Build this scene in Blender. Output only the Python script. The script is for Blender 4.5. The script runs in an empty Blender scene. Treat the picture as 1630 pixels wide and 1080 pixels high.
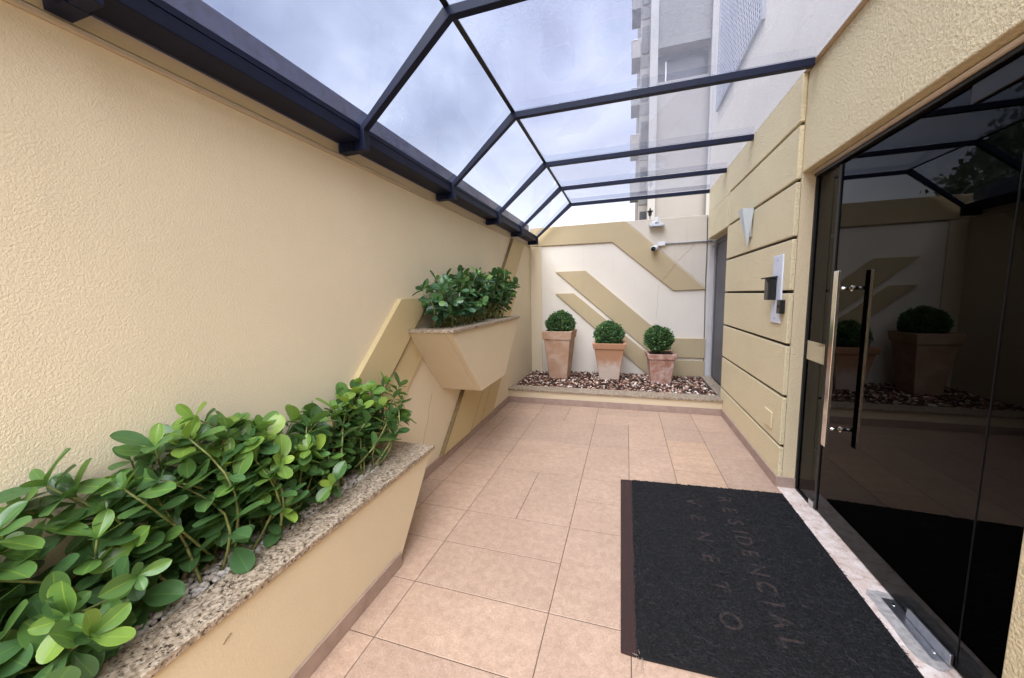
import bpy, bmesh, math, random
import numpy as np
from mathutils import Matrix, Vector
random.seed(7); rng = np.random.default_rng(11)
S = bpy.context.scene
COL = S.collection
R = math.radians

# ---------------------------------------------------------------- materials
def mat(name):
    m = bpy.data.materials.new(name); m.use_nodes = True
    nt = m.node_tree; nt.nodes.clear()
    out = nt.nodes.new('ShaderNodeOutputMaterial')
    return m, nt, out
def nd(nt, typ, **kw):
    n = nt.nodes.new(typ)
    for k, v in kw.items():
        if k.startswith('i_'):
            n.inputs[k[2:].replace('_', ' ')].default_value = v
        else:
            setattr(n, k, v)
    return n
def coords(nt, scale=(1, 1, 1)):
    tc = nd(nt, 'ShaderNodeTexCoord'); mp = nd(nt, 'ShaderNodeMapping')
    mp.inputs['Scale'].default_value = scale
    nt.links.new(tc.outputs['Object'], mp.inputs['Vector'])
    return mp.outputs['Vector']
def noise(nt, vec, scale, detail=3, rough=.55, dist=0):
    n = nd(nt, 'ShaderNodeTexNoise')
    n.inputs['Scale'].default_value = scale; n.inputs['Detail'].default_value = detail
    n.inputs['Roughness'].default_value = rough; n.inputs['Distortion'].default_value = dist
    nt.links.new(vec, n.inputs['Vector']); return n.outputs['Fac']
def ramp(nt, fac, stops):
    r = nd(nt, 'ShaderNodeValToRGB'); e = r.color_ramp.elements
    while len(e) < len(stops): e.new(.5)
    for el, (p, c) in zip(e, stops):
        el.position = p; el.color = (*c, 1) if len(c) == 3 else c
    nt.links.new(fac, r.inputs['Fac']); return r.outputs['Color']
def mixc(nt, fac, a, b, mode='MIX'):
    m = nd(nt, 'ShaderNodeMix', data_type='RGBA', blend_type=mode)
    for sock, v in ((m.inputs[0], fac), (m.inputs[6], a), (m.inputs[7], b)):
        if isinstance(v, bpy.types.NodeSocket): nt.links.new(v, sock)
        elif isinstance(v, tuple): sock.default_value = (*v, 1)
        else: sock.default_value = v
    return m.outputs[2]
def math_(nt, op, a, b=None):
    m = nd(nt, 'ShaderNodeMath', operation=op)
    for i, v in enumerate((a, b)):
        if v is None: continue
        if isinstance(v, bpy.types.NodeSocket): nt.links.new(v, m.inputs[i])
        else: m.inputs[i].default_value = v
    return m.outputs[0]
def bump(nt, h, strength=.5, dist=.002):
    b = nd(nt, 'ShaderNodeBump'); b.inputs['Strength'].default_value = strength
    b.inputs['Distance'].default_value = dist
    nt.links.new(h, b.inputs['Height']); return b.outputs['Normal']
def principled(nt, out, col, rough=.6, normal=None, metal=0, spec=.5):
    p = nd(nt, 'ShaderNodeBsdfPrincipled')
    for k, v in (('Base Color', col), ('Roughness', rough), ('Metallic', metal), ('Specular IOR Level', spec)):
        if isinstance(v, bpy.types.NodeSocket): nt.links.new(v, p.inputs[k])
        elif isinstance(v, tuple): p.inputs[k].default_value = (*v, 1)
        else: p.inputs[k].default_value = v
    if normal is not None: nt.links.new(normal, p.inputs['Normal'])
    nt.links.new(p.outputs[0], out.inputs['Surface']); return p

def m_simple(name, col, rough=.6, metal=0, var=.15, scale=20, bmp=0, bscale=200, spec=.5):
    m, nt, out = mat(name); v = coords(nt)
    dark = tuple(c * (1 - var) for c in col); lite = tuple(min(1, c * (1 + var)) for c in col)
    c = ramp(nt, noise(nt, v, scale, 5), [(.3, dark), (.7, lite)])
    n = bump(nt, noise(nt, v, bscale, 3), bmp, .002) if bmp else None
    principled(nt, out, c, rough, n, metal, spec); return m

def m_stucco(name, col, bscale, bstr, bdist, stain=None, dirt=.10, rough=.75, dimples=False):
    m, nt, out = mat(name); v = coords(nt)
    big = noise(nt, v, 1.3, 5, .6); mid = noise(nt, v, 9, 4)
    c = mixc(nt, math_(nt, 'MULTIPLY', big, 1.0), tuple(x * (1 - dirt) for x in col), tuple(min(1, x * (1 + dirt)) for x in col))
    c = mixc(nt, math_(nt, 'MULTIPLY', mid, .12), c, tuple(x * .8 for x in col))
    if stain:
        vs = coords(nt, (14, 14, .9)); st = ramp(nt, noise(nt, vs, 1.0, 5, .7), [(.55, (0, 0, 0)), (.78, (1, 1, 1))])
        c = mixc(nt, math_(nt, 'MULTIPLY', st, stain), c, tuple(x * .55 for x in col))
    spk = ramp(nt, noise(nt, v, 70, 2), [(.76, (0, 0, 0)), (.80, (1, 1, 1))])
    c = mixc(nt, math_(nt, 'MULTIPLY', spk, .25), c, tuple(x * .6 for x in col))
    if dimples:
        vo = nd(nt, 'ShaderNodeTexVoronoi', feature='F1'); vo.inputs['Scale'].default_value = bscale
        nt.links.new(v, vo.inputs['Vector'])
        rough_ = ramp(nt, noise(nt, v, bscale * .9, 4, .7), [(.34, (0, 0, 0)), (.52, (.75, .75, .75)), (.72, (1, 1, 1))])
        h = math_(nt, 'SUBTRACT', math_(nt, 'MULTIPLY', rough_, 1.1), math_(nt, 'MULTIPLY', vo.outputs['Distance'], .5))
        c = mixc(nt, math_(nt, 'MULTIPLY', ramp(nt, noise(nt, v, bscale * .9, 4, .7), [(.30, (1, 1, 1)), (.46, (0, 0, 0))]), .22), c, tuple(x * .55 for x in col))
    else:
        h = math_(nt, 'ADD', ramp(nt, noise(nt, v, bscale, 2, .5, .8), [(.38, (0, 0, 0)), (.62, (1, 1, 1))]), math_(nt, 'MULTIPLY', noise(nt, v, bscale * 3, 2), .3))
    h = math_(nt, 'ADD', h, math_(nt, 'MULTIPLY', noise(nt, v, 6, 3), 1.2))
    principled(nt, out, c, rough, bump(nt, h, bstr, bdist), 0, .35); return m

WALL = (.70, .605, .435)
M_left = m_stucco('stucco_left', WALL, 150, .5, .0016, stain=.07, dirt=.07)
M_smooth = m_stucco('stucco_smooth', (.66, .555, .385), 90, .3, .0015)
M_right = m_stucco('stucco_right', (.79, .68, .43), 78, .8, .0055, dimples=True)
M_reveal = m_stucco('stucco_reveal', (.68, .565, .365), 85, .6, .003)
M_back = m_stucco('stucco_back', (.74, .68, .585), 90, .35, .0015, stain=.12)
M_band = m_stucco('stucco_band', (.47, .375, .225), 90, .35, .0015, stain=.14)
M_bandL = m_stucco('stucco_band_left', (.53, .42, .225), 90, .3, .0015)
M_backtop = m_stucco('stucco_back_top', (.62, .56, .47), 90, .35, .0015, stain=.35)
M_mould = m_stucco('mould', (.50, .41, .31), 90, .3, .0015, stain=.4)
M_steelblue = m_simple('navy_steel', (.004, .007, .026), .5, 0, .25, 9, .1, 300, .22)
M_flash = m_simple('grey_flashing', (.060, .075, .15), .45, .3, .3, 14, .1, 120)
M_black = m_simple('black_plastic', (.008, .008, .009), .35, 0, .2, 30)
M_rubber = m_simple('black_gasket', (.006, .006, .007), .5, 0, .2, 30)
M_white = m_simple('white_plastic', (.72, .73, .75), .4, 0, .05, 12)
M_plate = m_simple('pale_steel_plate', (.70, .74, .84), .5, .1, .05, 12)
M_grey = m_simple('grey_paint', (.33, .34, .36), .5, 0, .1, 12)
M_doorgrey = m_simple('grey_door', (.10, .10, .115), .5, 0, .12, 7)
M_chrome = m_simple('polished_steel', (.72, .70, .66), .16, 1, .06, 40, .03, 400)
M_steel = m_simple('brushed_steel', (.55, .56, .58), .32, 1, .12, 30, .08, 300)
M_groove = m_simple('groove_dark_paint', (.03, .022, .015), .8, 0, .2, 12)  # dark brown paint of the groove lining
M_soil = m_simple('soil', (.045, .030, .020), .9, 0, .4, 60, .8, 90)
M_mortar = m_simple('mortar_patch', (.33, .31, .295), .8, 0, .3, 45, .5, 120)
M_crack = m_simple('crack', (.26, .20, .13), .9, 0, .3, 40)
M_stem = m_simple('green_stem', (.20, .22, .07), .6, 0, .35, 40, .2, 200)
M_wood = m_simple('brown_twig', (.075, .05, .03), .8, 0, .35, 40, .3, 200)
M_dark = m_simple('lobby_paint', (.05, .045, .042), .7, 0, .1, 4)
M_cable = m_simple('grey_cable', (.12, .12, .12), .6, 0, .1, 20)
M_skirt = m_simple('skirting_tile', (.34, .245, .20), .5, 0, .14, 16, .2, 160)

def m_granite():
    m, nt, out = mat('granite'); v = coords(nt)
    vo = nd(nt, 'ShaderNodeTexVoronoi'); vo.inputs['Scale'].default_value = 125
    nt.links.new(v, vo.inputs['Vector'])
    sep = nd(nt, 'ShaderNodeSeparateColor'); nt.links.new(vo.outputs['Color'], sep.inputs[0])
    base = ramp(nt, sep.outputs[0], [(0, (.022, .016, .011)), (.20, (.085, .055, .035)), (.36, (.24, .175, .115)), (.7, (.38, .295, .21)), (1, (.58, .50, .40))])
    n2 = ramp(nt, noise(nt, v, 55, 5, .7), [(.40, (.05, .035, .022)), (.50, (.42, .335, .245))])
    c = mixc(nt, .5, base, n2)
    blk = ramp(nt, noise(nt, v, 85, 3, .6), [(.60, (0, 0, 0)), (.65, (1, 1, 1))])
    c = mixc(nt, blk, c, (.018, .013, .010))
    principled(nt, out, c, .38, bump(nt, noise(nt, v, 240, 2), .12, .001)); return m
M_granite = m_granite()

def m_marble():
    m, nt, out = mat('threshold_marble'); v = coords(nt)
    c = ramp(nt, noise(nt, v, 14, 7, .72, .6), [(.30, (.33, .21, .16)), (.44, (.58, .46, .39)), (.62, (.74, .66, .61))])
    sp = ramp(nt, noise(nt, v, 48, 4, .6), [(.62, (0, 0, 0)), (.68, (1, 1, 1))])
    c = mixc(nt, math_(nt, 'MULTIPLY', sp, .8), c, (.20, .12, .09))
    principled(nt, out, c, .4, bump(nt, noise(nt, v, 120, 3), .15, .001)); return m
M_marble = m_marble()

def m_tile():
    m, nt, out = mat('floor_tile'); v = coords(nt)
    at = nd(nt, 'ShaderNodeAttribute', attribute_name='tone', attribute_type='GEOMETRY')
    base = ramp(nt, at.outputs['Fac'], [(0, (.315, .22, .165)), (.3, (.395, .268, .19)), (.68, (.475, .318, .222)), (.8, (.52, .35, .245)), (1, (.56, .35, .20))])
    va = coords(nt, (1.0, 3.2, 1))
    streak = noise(nt, va, 5, 6, .65, .4)
    c = mixc(nt, math_(nt, 'MULTIPLY', ramp(nt, streak, [(.36, (1, 1, 1)), (.60, (0, 0, 0))]), .55), base, (.33, .205, .15))
    fine = ramp(nt, noise(nt, v, 120, 4, .75), [(.36, (.24, .155, .10)), (.64, (.66, .51, .385))])
    c = mixc(nt, .40, c, fine)
    mot = ramp(nt, noise(nt, v, 26, 5, .7, .6), [(.36, (.27, .175, .12)), (.64, (.62, .44, .33))])
    c = mixc(nt, .28, c, mot)
    blot = ramp(nt, noise(nt, v, 2.6, 5, .6), [(.40, (1, 1, 1)), (.62, (0, 0, 0))])
    c = mixc(nt, math_(nt, 'MULTIPLY', blot, .22), c, (.27, .17, .12))
    scuff = ramp(nt, noise(nt, v, 21, 3, .6), [(.72, (0, 0, 0)), (.77, (1, 1, 1))])
    c = mixc(nt, math_(nt, 'MULTIPLY', scuff, .25), c, (.22, .14, .10))
    ltp = ramp(nt, noise(nt, v, 60, 4, .7), [(.62, (0, 0, 0)), (.72, (1, 1, 1))])
    c = mixc(nt, math_(nt, 'MULTIPLY', ltp, .22), c, (.66, .50, .41))
    h = math_(nt, 'ADD', noise(nt, v, 90, 5, .65), math_(nt, 'MULTIPLY', noise(nt, va, 14, 4), .8))
    principled(nt, out, c, .46, bump(nt, h, .35, .0015), 0, .4); return m
M_tile = m_tile()
M_grout = m_simple('grout', (.10, .068, .048), .9, 0, .15, 30)

def m_terracotta(name, red, pale, thr, sc, zline=None):
    m, nt, out = mat(name); v = coords(nt)
    f = noise(nt, v, sc, 6, .62, .5)
    if zline is not None:          # lime bloom that has crept up from the base
        sx = nd(nt, 'ShaderNodeSeparateXYZ'); nt.links.new(v, sx.inputs[0])
        f = math_(nt, 'ADD', math_(nt, 'MULTIPLY', f, .8), math_(nt, 'MULTIPLY', math_(nt, 'SUBTRACT', zline, sx.outputs['Z']), 1.6))
    c = ramp(nt, f, [(thr - .16, red), (thr + .02, tuple((a + b) / 2 for a, b in zip(red, pale))), (thr + .16, pale)])
    g = ramp(nt, noise(nt, v, 28, 5, .65), [(.60, (0, 0, 0)), (.70, (1, 1, 1))])
    c = mixc(nt, math_(nt, 'MULTIPLY', g, .5), c, tuple(x * .5 for x in red))
    principled(nt, out, c, .85, bump(nt, noise(nt, v, 110, 4), .35, .002), 0, .25); return m
M_pot1 = m_terracotta('terracotta_tan', (.43, .255, .16), (.55, .40, .30), .50, 5)
M_pot2 = m_terracotta('terracotta_bleached', (.42, .225, .13), (.58, .465, .385), .42, 5, .46)
M_pot3 = m_terracotta('terracotta_mottled', (.35, .155, .10), (.55, .41, .355), .51, 14)

def m_leaf(name, stops, rough=.34, tr=.22):
    m, nt, out = mat(name)
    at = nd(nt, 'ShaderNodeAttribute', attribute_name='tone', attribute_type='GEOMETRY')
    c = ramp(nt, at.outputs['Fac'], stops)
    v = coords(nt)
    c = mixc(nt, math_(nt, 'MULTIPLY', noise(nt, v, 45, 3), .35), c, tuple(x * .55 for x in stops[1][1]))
    p = nd(nt, 'ShaderNodeBsdfPrincipled'); nt.links.new(c, p.inputs['Base Color'])
    p.inputs['Roughness'].default_value = rough; p.inputs['Specular IOR Level'].default_value = .55
    nt.links.new(bump(nt, noise(nt, v, 60, 2), .15, .002), p.inputs['Normal'])
    t = nd(nt, 'ShaderNodeBsdfTranslucent'); c2 = mixc(nt, .5, c, (.16, .30, .03)); nt.links.new(c2, t.inputs['Color'])
    mx = nd(nt, 'ShaderNodeMixShader'); mx.inputs[0].default_value = tr
    nt.links.new(p.outputs[0], mx.inputs[1]); nt.links.new(t.outputs[0], mx.inputs[2])
    nt.links.new(mx.outputs[0], out.inputs['Surface']); return m
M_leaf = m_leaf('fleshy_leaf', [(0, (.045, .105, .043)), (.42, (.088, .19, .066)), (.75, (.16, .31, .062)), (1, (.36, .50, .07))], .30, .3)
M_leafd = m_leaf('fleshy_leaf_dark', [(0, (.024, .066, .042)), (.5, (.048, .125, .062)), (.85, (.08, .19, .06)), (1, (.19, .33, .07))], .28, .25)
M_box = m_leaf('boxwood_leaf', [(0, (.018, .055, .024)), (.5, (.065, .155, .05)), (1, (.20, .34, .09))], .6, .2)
M_tree = m_leaf('tree_leaf', [(0, (.016, .030, .014)), (.5, (.030, .050, .020)), (1, (.05, .08, .03))], .5, .15)
def m_tone(name, stops, rough=.6, bs=150):
    m, nt, out = mat(name); v = coords(nt)
    at = nd(nt, 'ShaderNodeAttribute', attribute_name='tone', attribute_type='GEOMETRY')
    c = ramp(nt, at.outputs['Fac'], stops)
    c = mixc(nt, .55, c, mixc(nt, 1.0, c, ramp(nt, noise(nt, v, 90, 4), [(.3, (.5, .48, .46)), (.7, (1.1, 1.05, 1))]), 'MULTIPLY'))
    principled(nt, out, c, rough, bump(nt, noise(nt, v, bs, 3), .25, .002), 0, .35); return m
M_pebble = m_tone('white_pebble', [(0, (.42, .36, .31)), (.6, (.60, .54, .48)), (1, (.76, .73, .69))])
M_gravel = m_tone('bark_gravel', [(0, (.022, .011, .008)), (.25, (.10, .042, .027)), (.42, (.25, .125, .085)), (.60, (.43, .26, .185)), (.80, (.62, .47, .36)), (1, (.84, .80, .74))])

def m_mat():
    m, nt, out = mat('coil_mat'); v = coords(nt)
    n1 = noise(nt, v, 150, 4, .75, 2.5)
    c = ramp(nt, n1, [(.38, (.0015, .0015, .002)), (.55, (.007, .007, .0085)), (.70, (.045, .045, .052))])
    c = mixc(nt, math_(nt, 'MULTIPLY', noise(nt, v, 3, 4), .5), c, (.0035, .0035, .0042))
    ds = ramp(nt, noise(nt, v, 95, 2), [(.765, (0, 0, 0)), (.79, (1, 1, 1))])
    c = mixc(nt, math_(nt, 'MULTIPLY', ds, .5), c, (.20, .19, .18))
    principled(nt, out, c, .7, bump(nt, math_(nt, 'ADD', n1, noise(nt, v, 120, 3, .6, 1)), 1, .005), 0, .3); return m
M_mat = m_mat()
def m_matcol(name, a, b, lo, hi):
    m, nt, out = mat(name); v = coords(nt); n1 = noise(nt, v, 230, 3, .7, 1.5)
    c = ramp(nt, n1, [(.3, (.008, .007, .007)), (.6, a), (.8, b)])
    f = ramp(nt, noise(nt, v, 38, 4, .7), [(lo, (0, 0, 0)), (hi, (1, 1, 1))])
    c = mixc(nt, f, (.010, .010, .011), c)
    principled(nt, out, c, .7, bump(nt, n1, 1, .004), 0, .3); return m
M_matstrip = m_matcol('mat_brown_strip', (.055, .026, .024), (.10, .05, .045), .1, .3)
M_matletter = m_matcol('mat_letter', (.062, .040, .036), (.12, .08, .07), .40, .56)

def m_glass(name, tint, ior, dust=0, gl=1.0, rough=0.0):
    m, nt, out = mat(name)
    tr = nd(nt, 'ShaderNodeBsdfTransparent'); tr.inputs[0].default_value = (*tint, 1)
    g = nd(nt, 'ShaderNodeBsdfGlossy'); g.inputs['Roughness'].default_value = rough
    fr = nd(nt, 'ShaderNodeFresnel'); fr.inputs['IOR'].default_value = ior
    geo = nd(nt, 'ShaderNodeNewGeometry')
    f = math_(nt, 'MULTIPLY', fr.outputs[0], math_(nt, 'SUBTRACT', gl, math_(nt, 'MULTIPLY', geo.outputs['Backfacing'], gl)))
    base = tr.outputs[0]
    if dust:
        v = coords(nt)
        d = nd(nt, 'ShaderNodeBsdfTranslucent'); d.inputs[0].default_value = (.40, .41, .50, 1)
        dd = nd(nt, 'ShaderNodeBsdfDiffuse'); dd.inputs[0].default_value = (.14, .14, .17, 1)
        speck = ramp(nt, noise(nt, v, 125, 3, .7), [(.40, (0, 0, 0)), (.72, (1, 1, 1))])
        big = noise(nt, v, 1.1, 4)
        fac = math_(nt, 'MULTIPLY', math_(nt, 'ADD', math_(nt, 'MULTIPLY', speck, .62), math_(nt, 'MULTIPLY', big, .30)), dust)
        spots = ramp(nt, noise(nt, v, 38, 2), [(.80, (0, 0, 0)), (.82, (1, 1, 1))])
        m1 = nd(nt, 'ShaderNodeMixShader'); nt.links.new(fac, m1.inputs[0])
        nt.links.new(base, m1.inputs[1]); nt.links.new(d.outputs[0], m1.inputs[2])
        m2 = nd(nt, 'ShaderNodeMixShader'); nt.links.new(math_(nt, 'MULTIPLY', spots, .6), m2.inputs[0])
        nt.links.new(m1.outputs[0], m2.inputs[1]); nt.links.new(dd.outputs[0], m2.inputs[2])
        base = m2.outputs[0]
    mx = nd(nt, 'ShaderNodeMixShader'); nt.links.new(f, mx.inputs[0])
    nt.links.new(base, mx.inputs[1]); nt.links.new(g.outputs[0], mx.inputs[2])
    nt.links.new(mx.outputs[0], out.inputs['Surface']); return m
M_roofglass = m_glass('roof_glass_dusty', (.80, .825, .89), 1.45, .27)
M_slopeglass = m_glass('roof_glass_clean', (.875, .895, .94), 1.45, .03)
M_doorglass = m_glass('tinted_door_glass', (.11, .11, .115), 1.50, 0, .58)
def m_frost():
    m, nt, out = mat('frosted_glass'); v = coords(nt)
    p = principled(nt, out, ramp(nt, noise(nt, v, 25, 3), [(.3, (.74, .84, .88)), (.7, (.80, .90, .93))]), .35)
    p.inputs['Transmission Weight'].default_value = .25; return m
M_frost = m_frost()

M_tower = m_simple('tower_plaster', (.21, .19, .17), .8, 0, .06, .5)
M_towerL = m_simple('tower_pale', (.27, .255, .24), .8, 0, .08, .5)
M_towerwin = m_simple('tower_window', (.016, .018, .024), .4, 0, .1, .6)
M_towergrey = m_simple('tower_grey', (.13, .125, .12), .8, 0, .05, .6)  # grey plaster of the balconies, parapet panel and spandrels
def m_facade():
    m, nt, out = mat('pale_facade'); v = coords(nt)
    c = ramp(nt, noise(nt, v, 1.2, 6, .65), [(.3, (.62, .55, .455)), (.7, (.73, .655, .55))])
    vs = coords(nt, (9, 9, .6)); st = ramp(nt, noise(nt, vs, 1, 4, .7), [(.58, (0, 0, 0)), (.8, (1, 1, 1))])
    c = mixc(nt, math_(nt, 'MULTIPLY', st, .18), c, (.38, .34, .30))
    principled(nt, out, c, .8, bump(nt, noise(nt, v, 60, 4), .3, .003)); return m
M_facade = m_facade()

# ---------------------------------------------------------------- builders
class MB:
    def __init__(s): s.v, s.f = [], []
    def add(s, vs, fs):
        b = len(s.v); s.v += [tuple(map(float, p)) for p in vs]; s.f += [tuple(i + b for i in f) for f in fs]; return s
    def box(s, x0, x1, y0, y1, z0, z1):
        return s.add([(x0, y0, z0), (x1, y0, z0), (x1, y1, z0), (x0, y1, z0), (x0, y0, z1), (x1, y0, z1), (x1, y1, z1), (x0, y1, z1)],
                     [(0, 3, 2, 1), (4, 5, 6, 7), (0, 1, 5, 4), (1, 2, 6, 5), (2, 3, 7, 6), (3, 0, 4, 7)])
    def prism(s, pts, ext):
        n = len(pts); e = Vector(ext); q = [Vector(p) for p in pts]
        nrm = Vector((0, 0, 0))
        for i in range(n): nrm += q[i].cross(q[(i + 1) % n])
        if nrm.dot(e) > 0: q.reverse()
        vs = [tuple(p) for p in q] + [tuple(p + e) for p in q]
        fs = [tuple(range(n)), tuple(range(2 * n - 1, n - 1, -1))]
        fs += [(i, i + n, (i + 1) % n + n, (i + 1) % n) for i in range(n)]
        return s.add(vs, fs)
    def frustum(s, c, z0, w0, d0, z1, w1, d1, rot=0):
        vs = []
        for z, w, d in ((z0, w0, d0), (z1, w1, d1)):
            for a, b in ((-1, -1), (1, -1), (1, 1), (-1, 1)):
                x, y = a * w / 2, b * d / 2
                vs.append((c[0] + x * math.cos(rot) - y * math.sin(rot), c[1] + x * math.sin(rot) + y * math.cos(rot), z))
        return s.add(vs, [(0, 3, 2, 1), (4, 5, 6, 7), (0, 1, 5, 4), (1, 2, 6, 5), (2, 3, 7, 6), (3, 0, 4, 7)])
    def tube(s, path, r, n=8, r1=None):
        P = [Vector(p) for p in path]; k = len(P); rings = []
        for i, p in enumerate(P):
            t = (P[min(i + 1, k - 1)] - P[max(i - 1, 0)]).normalized()
            u = t.cross(Vector((.31, .17, .93)));
            if u.length < 1e-3: u = t.cross(Vector((1, 0, 0)))
            u.normalize(); w = t.cross(u)
            rr = r if r1 is None else r + (r1 - r) * i / (k - 1)
            rings.append([p + u * rr * math.cos(2 * math.pi * j / n) + w * rr * math.sin(2 * math.pi * j / n) for j in range(n)])
        vs = [tuple(q) for rg in rings for q in rg]
        fs = [(i * n + j, i * n + (j + 1) % n, (i + 1) * n + (j + 1) % n, (i + 1) * n + j) for i in range(k - 1) for j in range(n)]
        fs += [tuple(range(n - 1, -1, -1)), tuple(range((k - 1) * n, k * n))]
        return s.add(vs, fs)
    def obj(s, name, m, parent=None, bevel=0, smooth=False, seg=2):
        me = bpy.data.meshes.new(name); me.from_pydata(s.v, [], s.f); me.update()
        return link(name, me, m, parent, bevel, smooth, seg)

def link(name, me, m, parent=None, bevel=0, smooth=False, seg=2):
    o = bpy.data.objects.new(name, me); COL.objects.link(o); me.materials.append(m)
    if smooth:
        me.polygons.foreach_set('use_smooth', [True] * len(me.polygons))
    if bevel:
        b = o.modifiers.new('bevel', 'BEVEL'); b.width = bevel; b.segments = seg; b.limit_method = 'ANGLE'; b.angle_limit = R(40)
    if parent is not None: par(o, parent)
    return o
def par(o, p):
    o.parent = p
    w = Matrix.Identity(4); q = p; chain = []
    while q is not None: chain.append(q); q = q.parent
    for q in reversed(chain): w = w @ q.matrix_parent_inverse @ Matrix.LocRotScale(q.location, q.rotation_euler, q.scale)
    o.matrix_parent_inverse = w.inverted()
def tag(o, label=None, cat=None, group=None, kind=None):
    if label: o['label'] = label
    if cat: o['category'] = cat
    if group: o['group'] = group
    if kind: o['kind'] = kind
    return o
def thing(name, loc, label, cat, group=None):
    o = bpy.data.objects.new(name, None); COL.objects.link(o); o.location = loc; o.empty_display_size = .1
    return tag(o, label, cat, group)
def np_mesh(name, V, F, tone=None):
    """V (n,3), F (m,k) of one polygon size; tone (m,)"""
    me = bpy.data.meshes.new(name); n, (mm, k) = len(V), F.shape
    me.vertices.add(n); me.vertices.foreach_set('co', V.astype(np.float32).ravel())
    me.loops.add(mm * k); me.loops.foreach_set('vertex_index', F.astype(np.int32).ravel())
    me.polygons.add(mm); me.polygons.foreach_set('loop_start', np.arange(0, mm * k, k, dtype=np.int32))
    me.update(calc_edges=True); me.validate()
    if tone is not None:
        a = me.attributes.new('tone', 'FLOAT', 'FACE'); a.data.foreach_set('value', tone.astype(np.float32))
    me.polygons.foreach_set('use_smooth', [True] * mm)
    return me

# ---------------------------------------------------------------- ground and floor
g = MB(); g.add([(-400, -400, -.05), (400, -400, -.05), (400, 400, -.05), (-400, 400, -.05)], [(0, 1, 2, 3)])
tag(g.obj('ground', m_simple('yard_concrete', (.20, .19, .18), .9, 0, .2, 2, .3, 40)), kind='structure')

XS = [-1.725, -1.375, -1.025, -.675, -.325, .035, .385, .735, 1.085]
YS = lambda r: 1.485 + .3235 * r
tiles = []
def T(c0, c1, r0, r1, tone=None): tiles.append((XS[c0], XS[c1], YS(r0), YS(r1), tone))
for k in range(-3, 2):                # pattern repeats every six rows
    b = 6 * k
    T(2, 4, b, b + 1); T(2, 4, b + 1, b + 2); T(2, 3, b + 2, b + 4); T(3, 4, b + 2, b + 4); T(2, 4, b + 4, b + 5); T(2, 4, b + 5, b + 6)
    if k >= -3:
        T(4, 5, b, b + 2); T(5, 6, b, b + 2); T(4, 6, b + 2, b + 3); T(4, 6, b + 3, b + 4); T(4, 5, b + 4, b + 6); T(5, 6, b + 4, b + 6)
    for r in range(6): T(0, 1, b + r, b + r + 1); T(1, 2, b + r, b + r + 1)
    for r in range(6): T(6, 7, b + r, b + r + 1, .97 if (k == 0 and r in (4, 5)) or (k == 1 and r == 0) else None)
    for r in (0, 2, 4): T(7, 8, b + r, b + r + 2)
V, F, TN = [], [], []
for x0, x1, y0, y1, tn in tiles:
    if y0 > 4.66: continue
    y1 = min(y1, 4.70); x0 = max(x0, -1.6); x1 = min(x1, 1.10)
    gp, b = .0020, .0025; t = random.random() * .72 if tn is None else tn
    i = len(V)
    for z, e in ((-.004, gp), (-.0012, gp), (0, gp + b)):
        V += [(x0 + e, y0 + e, z), (x1 - e, y0 + e, z), (x1 - e, y1 - e, z), (x0 + e, y1 - e, z)]
    for l in (0, 4):
        for j in range(4): F.append((i + l + j, i + l + (j + 1) % 4, i + l + 4 + (j + 1) % 4, i + l + 4 + j)); TN.append(t)
    F.append((i + 8, i + 9, i + 10, i + 11)); TN.append(t)
me = np_mesh('floor', np.array(V), np.array(F), np.array(TN)); me.polygons.foreach_set('use_smooth', [False] * len(F))
fl = link('floor', me, M_tile); tag(fl, kind='structure')
gr = MB(); gr.box(-1.6, 1.10, -4.6, 4.70, -.04, -.0022)
gr.obj('grout_bed', M_grout, fl)

# ---------------------------------------------------------------- left boundary wall
XL = -1.54
lw = thing('boundary_wall', (-1.64, 2, 0), 'long beige textured boundary wall behind the two hanging planters', 'wall')
b = MB(); b.box(-1.74, XL, -4.5, 6.15, -.04, 2.234); b.obj('wall', M_left, lw)
b = MB(); b.prism([(XL + .012, -4.5, 2.2345), (XL + .012, -4.5, 2.250), (XL - .02, -4.5, 2.268), (XL - .15, -4.5, 2.268), (XL - .15, -4.5, 2.2345)], (0, 10.6, 0)); b.obj('moulding', M_mould, lw, .004)
b = MB(); b.box(-1.74, XL - .012, -4.5, 6.1, 2.2685, 2.335); b.obj('parapet', M_smooth, lw, .004)
b = MB(); b.box(XL + .0005, XL + .012, 2.0, 4.64, 0, .08); b.obj('skirting', M_skirt, lw, .003)
TH = XL + .024
def lband(pts, th=.024):
    q = MB(); q.prism([(XL - .002, y, z) for y, z in pts], (th + .002, 0, 0)); return q.obj('relief_band', M_bandL, lw, .004)
def cl(y, z, s): return lambda zz: y + (zz - z) / s       # y of a slanted edge at height zz
e1 = cl(2.22, 1.45, .945); e2 = cl(2.289, 1.145, .90)
lband([(e1(1.45), 1.45), (e2(1.45) - .008, 1.45), (e2(.08) - .008, .08), (e1(.08), .08)], .036)
e3 = cl(2.472, .987, .86)
lband([(e2(1.20) + .008, 1.20), (e3(1.20), 1.20), (e3(.08), .08), (e2(.08) + .008, .08)], .022)
l1 = cl(4.945, 2.226, .957); l2 = cl(5.53, 2.228, .962); r1_ = cl(5.043, 1.457, .945); l4 = cl(4.303, .386, 1.0)
lband([(l1(2.228), 2.228), (l2(2.228), 2.228), (l2(.08), .08), (l1(.08), .08)], .034)
lband([(l2(1.457) + .01, 1.457), (r1_(1.457), 1.457), (r1_(.08), .08), (l2(.08) + .01, .08)], .024)
lband([(r1_(.60) + .01, .60), (l4(.60), .60), (l4(.08), .08), (r1_(.08) + .01, .08)], .022)
M_bandshade = m_simple('band_edge_shade', (.19, .135, .065), .85, 0, .2, 30)  # dark brown that paints in the shade along the relief band edges
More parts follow.
